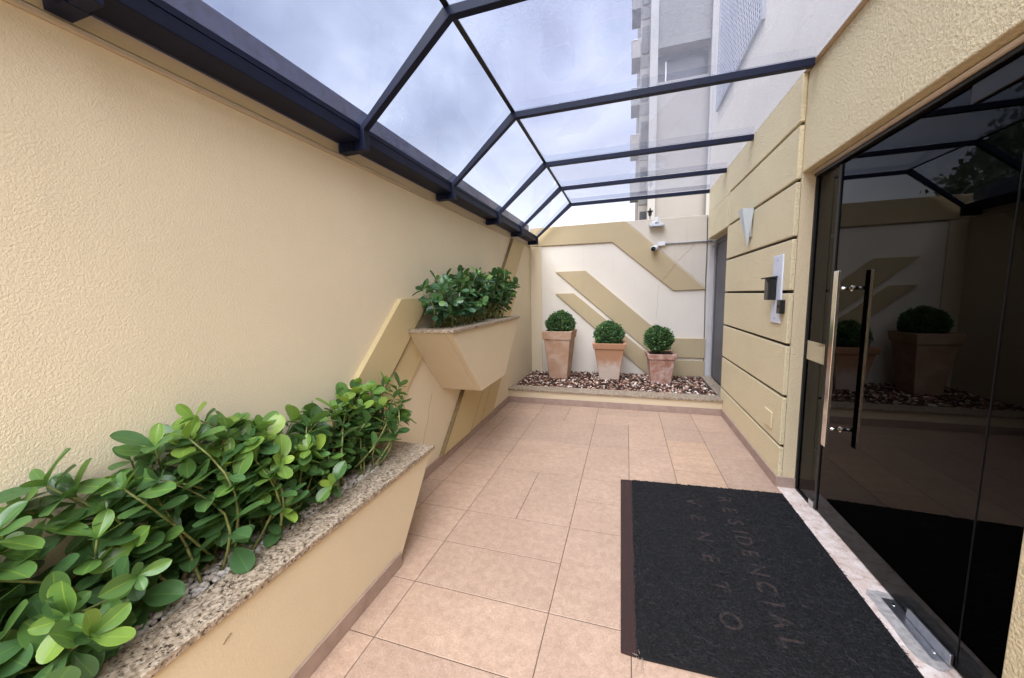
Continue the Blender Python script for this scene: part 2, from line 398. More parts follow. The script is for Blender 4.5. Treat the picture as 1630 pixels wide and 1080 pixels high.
for fn, zt_, w_j, th_j in ((e2, 1.20, .0078, .034), (l1, 2.228, .008, .0365), (l2, 1.457, .0098, .032), (r1_, .60, .0098, .0225)):
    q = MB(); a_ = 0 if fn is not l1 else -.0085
    q.prism([(XL + .0003, fn(zt_) - w_j + a_, zt_), (XL + .0003, fn(zt_) + w_j + a_, zt_), (XL + .0003, fn(.081) + w_j + a_, .081), (XL + .0003, fn(.081) - w_j + a_, .081)], (th_j, 0, 0)); q.obj('joint_or_shade_strip', M_bandshade, lw)  # strip of painted shade at a band edge
ck = MB()
def jag(a, b_, n, amp, axes):
    a, b_ = Vector(a), Vector(b_); out = []
    for i in range(n + 1):
        p = a.lerp(b_, i / n)
        if 0 < i < n:
            for ax in axes: p[ax] += random.uniform(-amp, amp)
        out.append(p)
    return out
ck.tube(jag((XL + .0005, 2.63, .66), (XL + .0005, 2.36, .10), 9, .012, (1,)), .0009, 4)
ck.obj('crack', M_crack, lw)

# ---------------------------------------------------------------- end wall
YB = 6.0
ew = thing('end_wall', (-.1, 6.08, 0), 'end wall with olive zigzag relief bands behind the three pots', 'wall')
b = MB(); b.box(XL, 1.25, YB, YB + .15, -.04, 2.535); b.obj('wall', M_back, ew)
b = MB(); b.box(XL, -1.355, YB - .022, YB - .001, .1, 2.243); b.obj('pilaster', M_left, ew, .004)
def bband(pts, m=M_band, th=.026, nm='relief_band'):
    q = MB(); q.prism([(x, YB + .001, z) for x, z in pts], (0, -th - .001, 0)); return q.obj(nm, m, ew, .004)
bband([(-1.538, 2.537), (-.044, 2.537), (1.11, 1.478), (.66, 1.472), (-.222, 2.238), (-1.20, 2.246), (-1.538, 2.246)])
bband([(-.030, 2.537), (1.088, 2.537), (1.118, 1.492)], M_backtop, .008, 'upper_panel')
bband([(-1.113, 1.822), (-.633, 1.822), (.585, .752), (1.118, .752), (1.118, .456), (.44, .456)])
bband([(-1.12, 1.468), (-.822, 1.468), (.43, .414), (1.118, .414), (1.118, .17), (.33, .17)])
b = MB(); b.box(1.128, 1.20, YB - .012, YB - .001, .17, 2.25); b.obj('jamb_strip', m_simple('pale_grey_paint', (.60, .58, .58), .7, 0, .08, 5), ew, .003)
ck = MB()
ck.tube(jag((.93, YB - .0085, 2.13), (.70, YB - .0085, 1.90), 6, .012, (0, 2)), .0022, 4)
ck.tube(jag((.69, YB - .027, 1.86), (.50, YB - .027, 1.62), 6, .012, (0, 2)), .0028, 4)
ck.tube(jag((.47, YB - .001, 1.58), (.43, YB - .001, 1.05), 9, .010, (0,)), .0014, 4)
ck.obj('crack', M_crack, ew)
cb = MB(); cb.tube([(1.09, YB - .012, 2.50)] + [(1.085 + .03 * i / 8 + random.uniform(-.006, .006), YB - .014, 2.50 - 2.30 * i / 8) for i in range(1, 9)], .006, 6)
tag(cb.obj('cable', M_cable), 'thin dark cable running down the right edge of the end wall', 'cable')

# floodlight, camera, junction box, conduit
f = thing('floodlight', (.41, 5.95, 2.44), 'small grey floodlight fixed at the top of the end wall', 'floodlight')
b = MB(); b.prism([(.305, 5.985, 2.475), (.305, 5.88, 2.435), (.305, 5.872, 2.41), (.305, 5.98, 2.42)], (.205, 0, 0)); b.obj('body', M_grey, f, .006)
b = MB(); b.box(.385, .43, 5.94, 5.996, 2.478, 2.555); b.box(.35, .465, 5.975, 5.998, 2.46, 2.50); b.obj('bracket', M_white, f, .004)
b = MB(); b.prism([(.32, 5.97, 2.4205), (.32, 5.885, 2.411), (.32, 5.885, 2.4075), (.32, 5.97, 2.416)], (.175, 0, 0)); b.obj('lens', M_frost, f)
c = thing('security_camera', (.372, 5.95, 2.09), 'white round security camera with black lens on the end wall', 'camera')
b = MB(); b.tube([(.405, 5.975, 2.115), (.385, 5.93, 2.10), (.365, 5.86, 2.085)], .042, 16); b.obj('housing', M_white, c, .006, True)
b = MB(); b.tube([(.3655, 5.861, 2.085), (.3625, 5.849, 2.0825)], .035, 16); b.obj('lens', M_black, c, .003, True)
b = MB(); b.tube([(.425, 5.998, 2.12), (.405, 5.97, 2.112)], .028, 12); b.obj('mount', M_white, c)
b = MB(); b.box(.435, .535, 5.945, 5.991, 2.135, 2.195); jb = b.obj('junction_box', M_white, None, .006); tag(jb, 'small white junction box beside the round camera on the end wall', 'junction box')
b = MB(); b.tube([(.537, 5.975, 2.165), (1.16, 5.975, 2.165)], .011, 8)
for x in (.56, .72, .9, 1.08): b.box(x - .006, x + .006, 5.962, 5.999, 2.151, 2.179)
cd = b.obj('conduit', M_grey, None, 0, True); tag(cd, 'thin grey conduit running from the junction box to the side door', 'conduit')
w = thing('wall_fitting', (.32, 6.07, 2.535), 'small dark capped fitting on a thin post on top of the end wall', 'fitting')
b = MB(); b.tube([(.32, 6.07, 2.536), (.32, 6.07, 2.60)], .008, 6); b.obj('post', M_cable, w)
b = MB(); b.tube([(.32, 6.07, 2.60), (.32, 6.07, 2.66)], .022, 10, .03); b.tube([(.32, 6.07, 2.661), (.32, 6.07, 2.672)], .045, 12); b.tube([(.32, 6.07, 2.673), (.32, 6.07, 2.72)], .018, 10, .006); b.obj('cap', M_black, w, 0, True)

# ---------------------------------------------------------------- entrance wall on the right
XR, XC = 1.08, 1.107
rw = thing('entrance_wall', (1.2, 3, 0), 'beige roughcast entrance wall with dark horizontal grooves around the glass door', 'wall')
b = MB()
b.box(XC, 1.30, 3.045, 4.785, -.04, 2.172)        # pier core
b.box(XC, 1.30, 3.045, 5.86, 2.172, 2.83)         # over the side door
b.obj('pier', M_reveal, rw)
GZ = [.31, .681, 1.056, 1.431, 1.80, 2.174, 2.536]
edges = [.0] + GZ + [2.845]; hg = .011
b = MB()
for i in range(len(edges) - 1):
    z0 = edges[i] + (hg if i else 0); z1 = edges[i + 1] - (hg if i < len(GZ) else 0)
    b.box(XR, XC + .002, 3.02, 4.785 if i < 6 else 4.76, z0, z1)
b.box(XR, XC + .002, 4.785, 5.86, 2.174, 2.845 - .309 - hg); b.box(XR, XC + .002, 4.76, 5.86, 2.536 - hg, 2.845)
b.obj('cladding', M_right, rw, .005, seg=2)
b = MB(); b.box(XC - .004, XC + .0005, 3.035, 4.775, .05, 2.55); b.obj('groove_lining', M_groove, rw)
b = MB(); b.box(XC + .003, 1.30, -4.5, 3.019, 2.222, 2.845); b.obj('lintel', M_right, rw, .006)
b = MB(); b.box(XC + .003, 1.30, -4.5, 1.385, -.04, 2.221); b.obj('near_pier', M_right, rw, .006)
b = MB(); b.box(XC + .003, 1.30, 3.022, 3.044, -.04, 2.83); b.obj('jamb', M_reveal, rw)
b = MB(); b.box(XR - .014, XR - .0005, 3.02, 4.64, 0, .08); b.box(XR - .014, 1.192, 3.008, 3.0195, 0, .08); b.obj('skirting', M_skirt, rw, .003)
b = MB(); b.box(1.083, 1.32, -4.5, 5.86, 2.8455, 2.852); b.obj('flashing', M_mould, rw)
# threshold
b = MB(); b.box(1.075, 1.345, 1.385, 3.0075, -.02, .0035); tag(b.obj('door_threshold', M_marble, None, .002), 'worn pinkish stone threshold under the dark glass door', 'threshold')
# side door
sd = thing('side_door', (1.23, 5.4, .19), 'grey metal side door recessed at the far end of the right wall', 'door')
b = MB(); b.box(1.205, 1.235, 4.80, 4.86, .195, 2.165); b.box(1.205, 1.235, 5.90, 5.96, .195, 2.165); b.box(1.205, 1.235, 4.86, 5.90, 2.10, 2.165); b.obj('door_frame', M_doorgrey, sd, .003)
b = MB(); b.box(1.215, 1.245, 4.863, 5.897, .195, 2.097); b.obj('door_leaf', M_doorgrey, sd, .003)
b = MB(); b.box(1.205, 1.2145, 5.18, 5.23, .25, 2.05); b.obj('rail', M_black, sd, .002)
b = MB(); b.box(1.14, 1.204, 5.84, 5.88, 2.06, 2.085); b.obj('closer', M_steel, sd, .002)
b = MB(); b.box(1.247, 1.30, 4.785, 6.15, -.04, 2.8); b.obj('backing', M_doorgrey, sd)

# wall sconce
s = thing('wall_sconce', (1.08, 3.95, 2.0), 'frosted glass wedge shaped wall sconce above the entry panel', 'sconce')
b = MB(); b.box(1.060, 1.0795, 3.90, 3.99, 1.93, 2.15); b.obj('backplate', M_steel, s, .004)
b = MB()
tn, tf, tn2, tf2, bt = Vector((1.066, 3.84, 2.17)), Vector((1.066, 4.05, 2.17)), Vector((.985, 3.875, 2.185)), Vector((.985, 4.015, 2.185)), Vector((1.055, 3.945, 1.855))
b.add([tn, tn2, tf2, tf, bt], [(0, 1, 4), (1, 2, 4), (2, 3, 4)])
o = b.obj('shade', M_frost, s); sm = o.modifiers.new('solid', 'SOLIDIFY'); sm.thickness = .006
# intercom panel
s = thing('access_panel', (1.075, 3.22, 1.45), 'tall pale metal plate with black hooded keypad on the grooved wall', 'access panel')
b = MB(); b.box(1.068, 1.0795, 3.135, 3.31, 1.20, 1.70); b.obj('backplate', M_plate, s, .003)
b = MB(); b.box(1.013, 1.0675, 3.215, 3.30, 1.372, 1.535); b.obj('keypad', M_black, s, .006)
b = MB(); b.prism([(.994, 3.205, 1.530), (1.0675, 3.205, 1.5365), (1.0675, 3.205, 1.550), (.988, 3.205, 1.540)], (0, .105, 0)); b.prism([(1.013, 3.2105, 1.48), (.994, 3.2105, 1.5295), (1.013, 3.2105, 1.5295)], (0, -.006, 0)); b.obj('hood', M_black, s, .002)
for z in (1.235, 1.665):
    b = MB(); b.tube([(1.0675, 3.222, z), (1.0645, 3.222, z)], .007, 10); b.obj('screw', M_steel, s)
s = thing('push_button', (1.06, 3.115, 1.32), 'small black push button box at the right edge of the pale metal plate', 'push button')
b = MB(); b.box(1.045, 1.079, 3.072, 3.134, 1.275, 1.375); b.obj('housing', M_black, s, .005)
b = MB(); b.tube([(1.0445, 3.103, 1.33), (1.040, 3.103, 1.33)], .012, 12); b.obj('button', M_rubber, s)
s = thing('outlet_cover', (1.075, 3.25, .45), 'beige square cover plate low on the grooved wall near the door', 'cover plate')
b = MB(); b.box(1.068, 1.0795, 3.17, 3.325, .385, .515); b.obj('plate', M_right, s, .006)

# ---------------------------------------------------------------- glass entrance
XG = 1.2
sp = thing('side_panel', (XG, 2.9, 0), 'narrow fixed dark glass panel between the wall jamb and the door', 'glass panel')
b = MB(); b.box(XG, XG + .01, 2.752, 3.0, .012, 2.178); b.obj('glass_pane', M_doorglass, sp)
b = MB(); b.box(XG - .012, XG + .022, 3.0, 3.0205, .0, 2.2); b.box(XG - .012, XG + .022, 2.752, 3.0, .004, .0115); b.obj('frame', M_rubber, sp)
b = MB(); b.box(XG - .006, XG - .0005, 2.757, 2.998, .968, 1.098); b.obj('lock_plate', M_chrome, sp, .001)
b = MB(); b.box(XG - .014, XG + .02, 2.742, 2.80, .004, .05); b.obj('foot_clamp', M_steel, sp, .003)
dr = thing('glass_door', (XG, 2.2, 0), 'tall dark tinted glass door with long steel pull bar', 'door')
b = MB(); b.box(XG, XG + .01, 1.655, 2.716, .012, 2.17); b.obj('glass_pane', M_doorglass, dr)
b = MB(); b.box(XG - .007, XG + .017, 2.7165, 2.743, .012, 2.17); b.obj('edge_seal', M_rubber, dr)
hd = MB(); hd.box(1.118, 1.136, 2.502, 2.545, .524, 1.545); hd = hd.obj('pull_bar', M_chrome, dr, .002)
for z in (.63, 1.447):
    q = MB(); q.tube([(1.1365, 2.523, z), (XG - .004, 2.523, z)], .0095, 12); q.obj('standoff', M_chrome, hd, 0, True)
    q = MB(); q.tube([(XG - .0038, 2.523, z), (XG - .0005, 2.523, z)], .017, 14); q.obj('washer', M_chrome, hd)
b = MB(); b.box(XG - .008, XG - .0005, 2.655, 2.714, .985, 1.085); b.obj('lock_plate', M_chrome, dr, .001)
b = MB(); b.prism([(XG - .014, 1.66, .010), (XG - .014, 1.89, .010), (XG - .014, 1.885, .052), (XG - .014, 1.66, .058)], (.0135, 0, 0)); b.obj('bottom_patch', M_steel, dr, .003)
b = MB(); b.box(XG - .014, XG - .0005, 1.66, 1.86, 2.10, 2.168); b.obj('top_patch', M_black, dr, .003)
np_ = thing('pivot_panel', (XG, 1.5, 0), 'dark glass strip behind the near wall beyond the door pivot', 'glass panel')
b = MB(); b.box(XG, XG + .01, 1.39, 1.648, .012, 2.178); b.obj('glass_pane', M_doorglass, np_)
b = MB(); b.box(XG - .003, XG + .013, 1.6506, 1.6519, .012, 2.17); b.obj('joint_or_shade_strip', M_rubber, np_)
hr = thing('door_header', (XG, 2.2, 2.2), 'dark metal header rail above the glass door under the lintel', 'rail')
b = MB(); b.box(XG - .028, XG + .035, 1.39, 3.0, 2.18, 2.2205); b.obj('rail', M_black, hr, .004)
b = MB(); b.tube([(XG - .034, 1.39, 2.207), (XG - .034, 3.0, 2.207)], .012, 8); b.obj('round_trim', M_mould, hr, 0, True)
fs = thing('floor_closer', (1.16, 1.83, 0), 'steel floor closer plate set in grey mortar at the door pivot', 'door closer')
b = MB(); b.box(1.150, 1.245, 1.68, 1.985, .0037, .0085); b.obj('cover_plate', M_steel, fs, .0015)
pts = []
for i in range(26):
    a = 2 * math.pi * i / 26; rr = 1 + random.uniform(-.08, .08)
    sx = max(-1, min(1, 1.35 * math.cos(a))); sy = max(-1, min(1, 1.35 * math.sin(a)))
    pts.append((1.185 + .083 * sx * rr, 1.835 + .185 * sy * rr, .0032))
b = MB(); b.prism(pts, (0, 0, .0020)); b.obj('mortar', M_mortar, fs)
for y in (1.72, 1.95):
    b = MB(); b.tube([(1.18, y, .0086), (1.18, y, .0105)], .008, 10); b.obj('screw', M_chrome, fs)
# dark lobby behind the tinted glass
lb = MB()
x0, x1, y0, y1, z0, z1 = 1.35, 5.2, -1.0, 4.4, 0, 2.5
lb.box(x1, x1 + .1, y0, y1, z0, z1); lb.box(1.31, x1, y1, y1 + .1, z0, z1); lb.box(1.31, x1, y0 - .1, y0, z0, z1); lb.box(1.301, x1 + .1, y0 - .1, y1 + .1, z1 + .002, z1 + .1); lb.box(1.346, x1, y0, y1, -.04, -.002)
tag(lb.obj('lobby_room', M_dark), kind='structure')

# ---------------------------------------------------------------- canopy
YR = [-1.55, -.42, .70, 1.785, 2.875, 4.01, 4.95, 5.86]
XK, ZB, HB = -.85, 2.804, .046
cn = thing('glass_canopy', (-.15, 2.5, 2.3), 'glass canopy with navy steel frame spanning between the two walls', 'canopy')
for y in YR:
    b = MB(); w_ = .021
    prof = [(1.079, ZB), (1.079, ZB + HB), (XK - .018, ZB + HB), (-1.422, 2.362), (-1.445, 2.335), (-1.445, 2.262), (-1.372, 2.262), (-1.372, 2.365), (XK + .016, ZB)]
    b.prism([(x, y - w_, z) for x, z in prof], (0, 2 * w_, 0))
    rf = b.obj('rafter', M_steelblue, cn, .003)
    b = MB(); b.box(XL + .0005, -1.446, y - .028, y + .028, 2.262, 2.309); b.obj('bracket', M_steelblue, rf, .002)
b = MB(); b.box(-1.528, -1.394, -4.5, 5.885, 2.3105, 2.366); b.obj('gutter_beam', M_steelblue, cn, .004)
b = MB(); b.box(-1.5385, -1.529, -4.5, 5.885, 2.3105, 2.575); b.obj('gutter_upstand', M_flash, cn, .002)
b = MB(); b.box(XK - .017, XK + .012, -4.5, 5.885, ZB + HB + .0005, ZB + HB + .0085); b.obj('purlin', M_rubber, cn)
zt = ZB + HB + .009
dx, dz = -1.40 - XK, 2.415 - zt
for i in range(len(YR) - 1):
    a, c_ = YR[i] + .003, YR[i + 1] - .003
    if i == len(YR) - 2: c_ += .03
    b = MB(); b.box(XK + .004, 1.118, a, c_, zt, zt + .008); b.obj('glass_pane', M_roofglass, cn)
    b = MB(); b.prism([(XK - .006, a, zt - .002), (XK - .006, a, zt + .006), (-1.425, a, 2.374), (-1.425, a, 2.366)], (0, c_ - a, 0)); b.obj('glass_pane', M_slopeglass, cn)
b = MB(); b.prism([(-1.404, -4.5, 2.3665), (-1.404, -4.5, 2.382), (-1.392, -4.5, 2.391), (-1.392, -4.5, 2.3665)], (0, 10.38, 0)); b.obj('glazing_bead', M_steelblue, cn)

# ---------------------------------------------------------------- doormat
dm = thing('doormat', (.52, 2.13, 0), 'large black coil doormat with faint lettering before the glass door', 'doormat')
def matpt(x, y): return (x, y)
b = MB(); b.prism([(.052, 2.822, .001), (1.071, 2.895, .001), (1.068, 1.30, .001), (.70, 1.385, .001), (.056, 1.372, .001)], (0, 0, .011))
b.obj('pile', M_mat, dm, .004)
b = MB(); b.prism([(-.028, 2.812, .001), (.0505, 2.820, .001), (.0545, 1.374, .001), (-.006, 1.378, .001)], (0, 0, .0105)); b.obj('border_strip', M_matstrip, dm, .003)
rp = np.random.default_rng(21); VV = []; FF = []; TT = []
hexa = np.array([(0, 1), (.87, -.5), (-.87, -.5)])
NP = 0
for i in range(26000):
    x, y = rp.uniform(.058, 1.066), rp.uniform(1.31, 2.89)
    if y > 2.820 + .0717 * (x - .052) or (y < 1.392 and x < .72) or (x > .70 and y < 1.392 - .231 * (x - .70)): continue
    a = rp.uniform(0, 6.28); L_ = rp.uniform(.006, .014); cv = rp.uniform(-1.4, 1.4); r_ = rp.uniform(.0009, .0018); z = rp.uniform(.0105, .0138)
    ring = []
    for q_ in range(4):
        u = q_ / 3 - .5; aa = a + cv * u
        px, py = x + math.cos(aa) * L_ * 2 * u, y + math.sin(aa) * L_ * 2 * u; pz = z + .0022 * (1 - 4 * u * u) - .0012
        nx, ny = -math.sin(aa), math.cos(aa)
        for h_ in hexa: ring.append((px + nx * r_ * h_[0], py + ny * r_ * h_[0], pz + r_ * h_[1]))
    VV += ring
    for q_ in range(3):
        for j in range(3): FF.append((NP + q_ * 3 + j, NP + q_ * 3 + (j + 1) % 3, NP + q_ * 3 + 3 + (j + 1) % 3, NP + q_ * 3 + 3 + j))
    TT += [min(1, max(0, rp.normal(.35, .25)))] * 9; NP += 12
me = np_mesh('coil_fibre', np.array(VV), np.array(FF), np.array(TT))
fo = link('coil_fibre', me, m_tone('coil_fibre', [(0, (.0025, .0025, .003)), (.5, (.010, .010, .012)), (1, (.034, .034, .040))], .6), dm); fo['kind'] = 'stuff'
def word(chars, spots, h):
    parts = []
    for ch, (x, y) in zip(chars, spots):
        cu = bpy.data.curves.new('txt', 'FONT'); cu.body = ch; cu.size = h / .73; cu.extrude = .0008; cu.offset = .0012
        cu.align_x = 'CENTER'; cu.align_y = 'CENTER'
        t = bpy.data.objects.new('txt', cu); COL.objects.link(t)
        bpy.context.view_layer.update()
        me = bpy.data.meshes.new_from_object(t.evaluated_get(bpy.context.evaluated_depsgraph_get()))
        q = [(v.co.x, v.co.y, v.co.z) for v in me.vertices]
        fc = [tuple(p.vertices) for p in me.polygons]
        bpy.data.objects.remove(t); bpy.data.curves.remove(cu); bpy.data.meshes.remove(me)
        cy = (min(p[1] for p in q) + max(p[1] for p in q)) / 2
        # letter up -> +x, reading direction -> -y
        parts.append(([(x + (p[1] - cy), y - p[0] * 1.0, .0137 + p[2]) for p in q], fc))
    return parts
lt = MB()
for vs, fc in word('RESIDENCIAL', [(.664, y) for y in (2.695, 2.565, 2.43, 2.335, 2.255, 2.145, 2.02, 1.90, 1.80, 1.705, 1.60)], .088): lt.add(vs, fc)
for vs, fc in word('VENETO', [(.452, y) for y in (2.61, 2.425, 2.235, 2.045, 1.85, 1.65)], .090): lt.add(vs, fc)
lt.obj('lettering', M_matletter, dm)
b = MB()
for k in range(3):
    b.tube([(.045 + random.uniform(-.01, .02) , 1.40 + random.uniform(-.02, .02), .013), (.05 + random.uniform(-.02, .03), 1.375, .010), (.055 + random.uniform(-.03, .04), 1.33 + random.uniform(-.03, .01), .003)], .0008, 4)
b.obj('loose_thread', m_simple('thread', (.34, .28, .22), .8), dm)

# ---------------------------------------------------------------- granite capped planters
def slab_ring(x0, x1, y0, y1, ix0, ix1, iy0, iy1, z0, z1):
    b = MB(); b.box(x0, x1, y0, iy0, z0, z1); b.box(x0, x1, iy1, y1, z0, z1); b.box(ix1, x1, iy0 + .0003, iy1 - .0003, z0, z1)
    if ix0 > x0 + .002: b.box(x0, ix0, iy0 + .0003, iy1 - .0003, z0, z1)
    return b
XP = -1.165
def planter(nm, label, yt0, yt1, yb0, yb1, z0, z1, op):
    t = thing(nm, (-1.35, (yt0 + yt1) / 2, z0), label, 'planter')
    b = MB(); x0 = XL + .036
    # front, two sloping ends, bottom as a hollow tub
    def ring(x, inset): return [(x, yb0 + inset, z0 + inset), (x, yb1 - inset, z0 + inset), (x, yt1 - inset, z1), (x, yt0 + inset, z1)]
    outer, inner = ring(XP, 0), ring(XP - .05, .05)
    b.prism(outer, (-.05, 0, 0))
    ib = [(XP - .0503, *p[1:]) for p in ring(0, 0)]; ii = [(XP - .0503, *p[1:]) for p in ring(0, .05)]
    for i, j in ((0, 1), (1, 2), (3, 0)):
        b.prism([ib[i], ib[j], ii[j], ii[i]], (XL + .0005 - (XP - .0503), 0, 0))
    b.obj('tub', M_smooth, t, .005)
    r = slab_ring(XL + .037, XP + .018, yt0 - .012, yt1 + .012, op[0], op[1], op[2], op[3], z1 + .001, z1 + .025)
    r.obj('granite_rim', M_granite, t, .003)
    b = MB(); b.box(op[0] + .001 if op[0] > XL + .04 else XL + .037, op[1] - .001, op[2] + .001, op[3] - .001, z1 - .09, z1 - .012); b.obj('soil', M_soil, t)
    return t
p1 = planter('floor_planter', 'long low beige planter with granite rim standing along the left wall', .10, 1.945, .42, 1.545, .0, .50, (XL + .036, -1.30, .40, 1.67))
b = MB(); b.box(XP + .0005, XP + .012, .42, 1.56, 0, .08); b.obj('skirting', M_skirt, p1, .003)
b = MB(); b.tube(jag((XP + .0005, .680, .412), (XP + .0005, .706, .428), 4, .004, (1, 2)), .0022, 5); b.obj('chip', M_crack, p1)
p2 = planter('wall_planter', 'small beige wedge planter with granite rim hung on the left wall', 2.285, 3.96, 2.80, 3.43, .655, 1.20, (XL + .075, -1.235, 2.42, 3.84))

# ---------------------------------------------------------------- pebbles
def ico(sub):
    bm = bmesh.new(); bmesh.ops.create_icosphere(bm, subdivisions=sub, radius=1)
    V = np.array([v.co[:] for v in bm.verts]); F = np.array([[v.index for v in f.verts] for f in bm.faces]); bm.free(); return V, F
def rotm(a, b, c):
    ca, sa, cb, sb, cc, sc = np.cos(a), np.sin(a), np.cos(b), np.sin(b), np.cos(c), np.sin(c)
    return np.array([[cb * cc, sa * sb * cc - ca * sc, ca * sb * cc + sa * sc], [cb * sc, sa * sb * sc + ca * cc, ca * sb * sc - sa * cc], [-sb, sa * cb, ca * cb]])
IV, IF = ico(2); IV1, IF1 = ico(1)
def stones(name, pts, size, m, tones, flat=(.5, .8), sub=1, jit=.14, label=None):
    BV, BF = (IV, IF) if sub == 2 else (IV1, IF1)
    VV, FF, TT = [], [], []
    for k, p in enumerate(pts):
        sc = rng.uniform(*size); ax = np.array([1, rng.uniform(.6, .95), rng.uniform(*flat)]) * sc / 2
        V = BV * (1 + rng.uniform(-jit, jit, (len(BV), 1))) * ax
        V = V @ rotm(rng.normal(0, .25), rng.normal(0, .25), rng.uniform(0, 6.28)).T + p
        FF.append(BF + len(VV) * len(BV)); VV.append(V); TT.append(np.full(len(BF), tones(k)))
    me = np_mesh(name, np.concatenate(VV), np.concatenate(FF), np.concatenate(TT))
    o = link(name, me, m); o['kind'] = 'stuff'
    if label: o['label'] = label
    return o
def grid_pts(x0, x1, y0, y1, z, step, zj, holes=()):
    out = []
    for x in np.arange(x0, x1, step):
        for y in np.arange(y0, y1, step):
            p = np.array([x + rng.uniform(-.45, .45) * step, y + rng.uniform(-.45, .45) * step, z + rng.uniform(-zj, zj)])
            if p[0] < x0 or p[0] > x1 or p[1] < y0 or p[1] > y1: continue
            if any(abs(p[0] - h[0]) < h[2] and abs(p[1] - h[1]) < h[2] for h in holes): continue
            out.append(p)
    return out
stones('white_pebbles', grid_pts(XL + .05, -1.312, .41, 1.66, .508, .0165, .007), (.016, .032), M_pebble, lambda k: rng.uniform(0, 1), sub=2, label='small white pebbles covering the soil of the low planter').__setitem__('category', 'pebbles')
stones('white_pebbles', grid_pts(XL + .09, -1.245, 2.43, 3.83, 1.206, .019, .007), (.016, .030), M_pebble, lambda k: rng.uniform(0, 1), label='small white pebbles covering the soil of the hanging planter').__setitem__('category', 'pebbles')

# ---------------------------------------------------------------- raised bed with pots
rb = thing('raised_bed', (-.2, 5.3, 0), 'low raised gravel bed with granite edge in front of the end wall', 'raised bed')
b = MB(); b.box(XL + .001, 1.0785, 4.662, 4.76, -.03, .1645); b.obj('curb', M_bandL if False else M_smooth, rb, .003)
b = MB(); b.box(XL + .001, 1.0785, 4.65, 4.6615, 0, .078); b.obj('skirting', M_skirt, rb, .003)
b = MB(); b.box(XL + .001, 1.072, 4.64, 4.86, .165, .19); b.obj('granite_edge', M_granite, rb, .003)
b = MB(); b.box(1.0725, 1.203, 4.7865, 5.985, .165, .19); b.box(1.0725, 1.0785, 4.66, 4.786, .165, .19); b.obj('granite_sill', M_granite, rb, .003)
b = MB(); b.box(XL + .001, 1.07, 4.862, 5.97, -.03, .150); b.obj('soil', M_soil, rb)
POTS = [(-.985, 5.575, .455, .27, .905, .70, M_pot1, 'tallest tan terracotta pot near the corner of the gravel bed', -.06),
        (-.235, 5.575, .47, .262, .735, .70, M_pot2, 'middle terracotta pot with bleached lower half on the gravel bed', .0),
        (.468, 5.55, .385, .26, .592, .70, M_pot3, 'shortest mottled reddish terracotta pot on the gravel bed', .05)]
holes = [(p[0], p[1], p[3] / 2 * 1.08) for p in POTS]
def mound(pts):
    for p in pts:
        p[2] += .012 * math.sin(p[0] * 7) * math.sin(p[1] * 9) + .018 * (1 - min(1, abs(p[0] + .2) / 1.4)) * min(1, (p[1] - 4.86) / .3)
    return pts
def gt(k):
    u = rng.random()
    return rng.uniform(0, .25) if u < .45 else rng.uniform(.25, .5) if u < .68 else rng.uniform(.5, .8) if u < .88 else rng.uniform(.86, 1)
stones('bark_gravel', mound(grid_pts(XL + .02, 1.06, 4.87, 5.965, .160, .0255, .014, holes)), (.018, .056), M_gravel, gt, (.3, .7), 1, .26, 'mixed brown bark and pale gravel filling the raised bed').__setitem__('category', 'gravel')

for k, (x, y, w1, w0, h, _, m, lab, rot) in enumerate(POTS):
    t = thing('terracotta_pot', (x, y, .15), lab, 'pot', 'terracotta pots in the gravel bed')
    rh = .125 if k == 0 else .085 if k == 1 else .075
    zb = .145; zr = h - rh
    def wz(z): return w0 + (w1 - .03 - w0) * (z - zb) / (h - zb)
    b = MB(); b.frustum((x, y), zb, w0, w0, zr - .0005, wz(zr), wz(zr), rot); b.obj('body', m, t, .012, seg=3)
    # rim as four mitred walls, open top
    b = MB(); vs = []
    for z, wd in ((zr, wz(zr) + .028), (h, w1), (h, w1 - .075), (zr, wz(zr) - .04)):
        for a, c_ in ((-1, -1), (1, -1), (1, 1), (-1, 1)):
            px, py = a * wd / 2, c_ * wd / 2
            vs.append((x + px * math.cos(rot) - py * math.sin(rot), y + px * math.sin(rot) + py * math.cos(rot), z))
    fs_ = []
    for l in range(4):
        for j in range(4): fs_.append((l * 4 + j, l * 4 + (j + 1) % 4, ((l + 1) % 4) * 4 + (j + 1) % 4, ((l + 1) % 4) * 4 + j))
    b.add(vs, fs_); b.obj('rim', m, t, .006, seg=2)
    b = MB(); b.frustum((x, y), zr + .001, w1 - .10, w1 - .10, h - .018, w1 - .082, w1 - .085, rot); b.obj('soil', M_soil, t)

# ---------------------------------------------------------------- leaves
def leaf_template():
    ts = np.array([0, .10, .25, .42, .58, .72, .84, .93, .985, 1.0]); ss = np.array([-1, -.90, -.45, -.045, .045, .45, .90, 1]); K = len(ss)
    w = np.where(ts > .62, .285 * np.sqrt(np.maximum(0, 1 - ((ts - .62) / .38) ** 2)), .022 + .263 * np.sin(np.minimum(1, ts / .62) * np.pi / 2) ** 1.5)
    w[-1] = .02
    V = np.array([(s * wi, t, .26 * abs(s) ** 1.4 * wi - .20 * t * t + .02 * math.sin(7 * t) * abs(s)) for t, wi in zip(ts, w) for s in ss])
    F = np.array([(i * K + j, i * K + j + 1, (i + 1) * K + j + 1, (i + 1) * K + j) for i in range(len(ts) - 1) for j in range(K - 1)])
    T_ = np.array([(.10, .0, .0, .30, .0, .0, .10)[j] for i in range(len(ts) - 1) for j in range(K - 1)])
    return V, F, T_
LV, LF, LT = leaf_template()
def nrm(v): return v / (np.linalg.norm(v) + 1e-9)
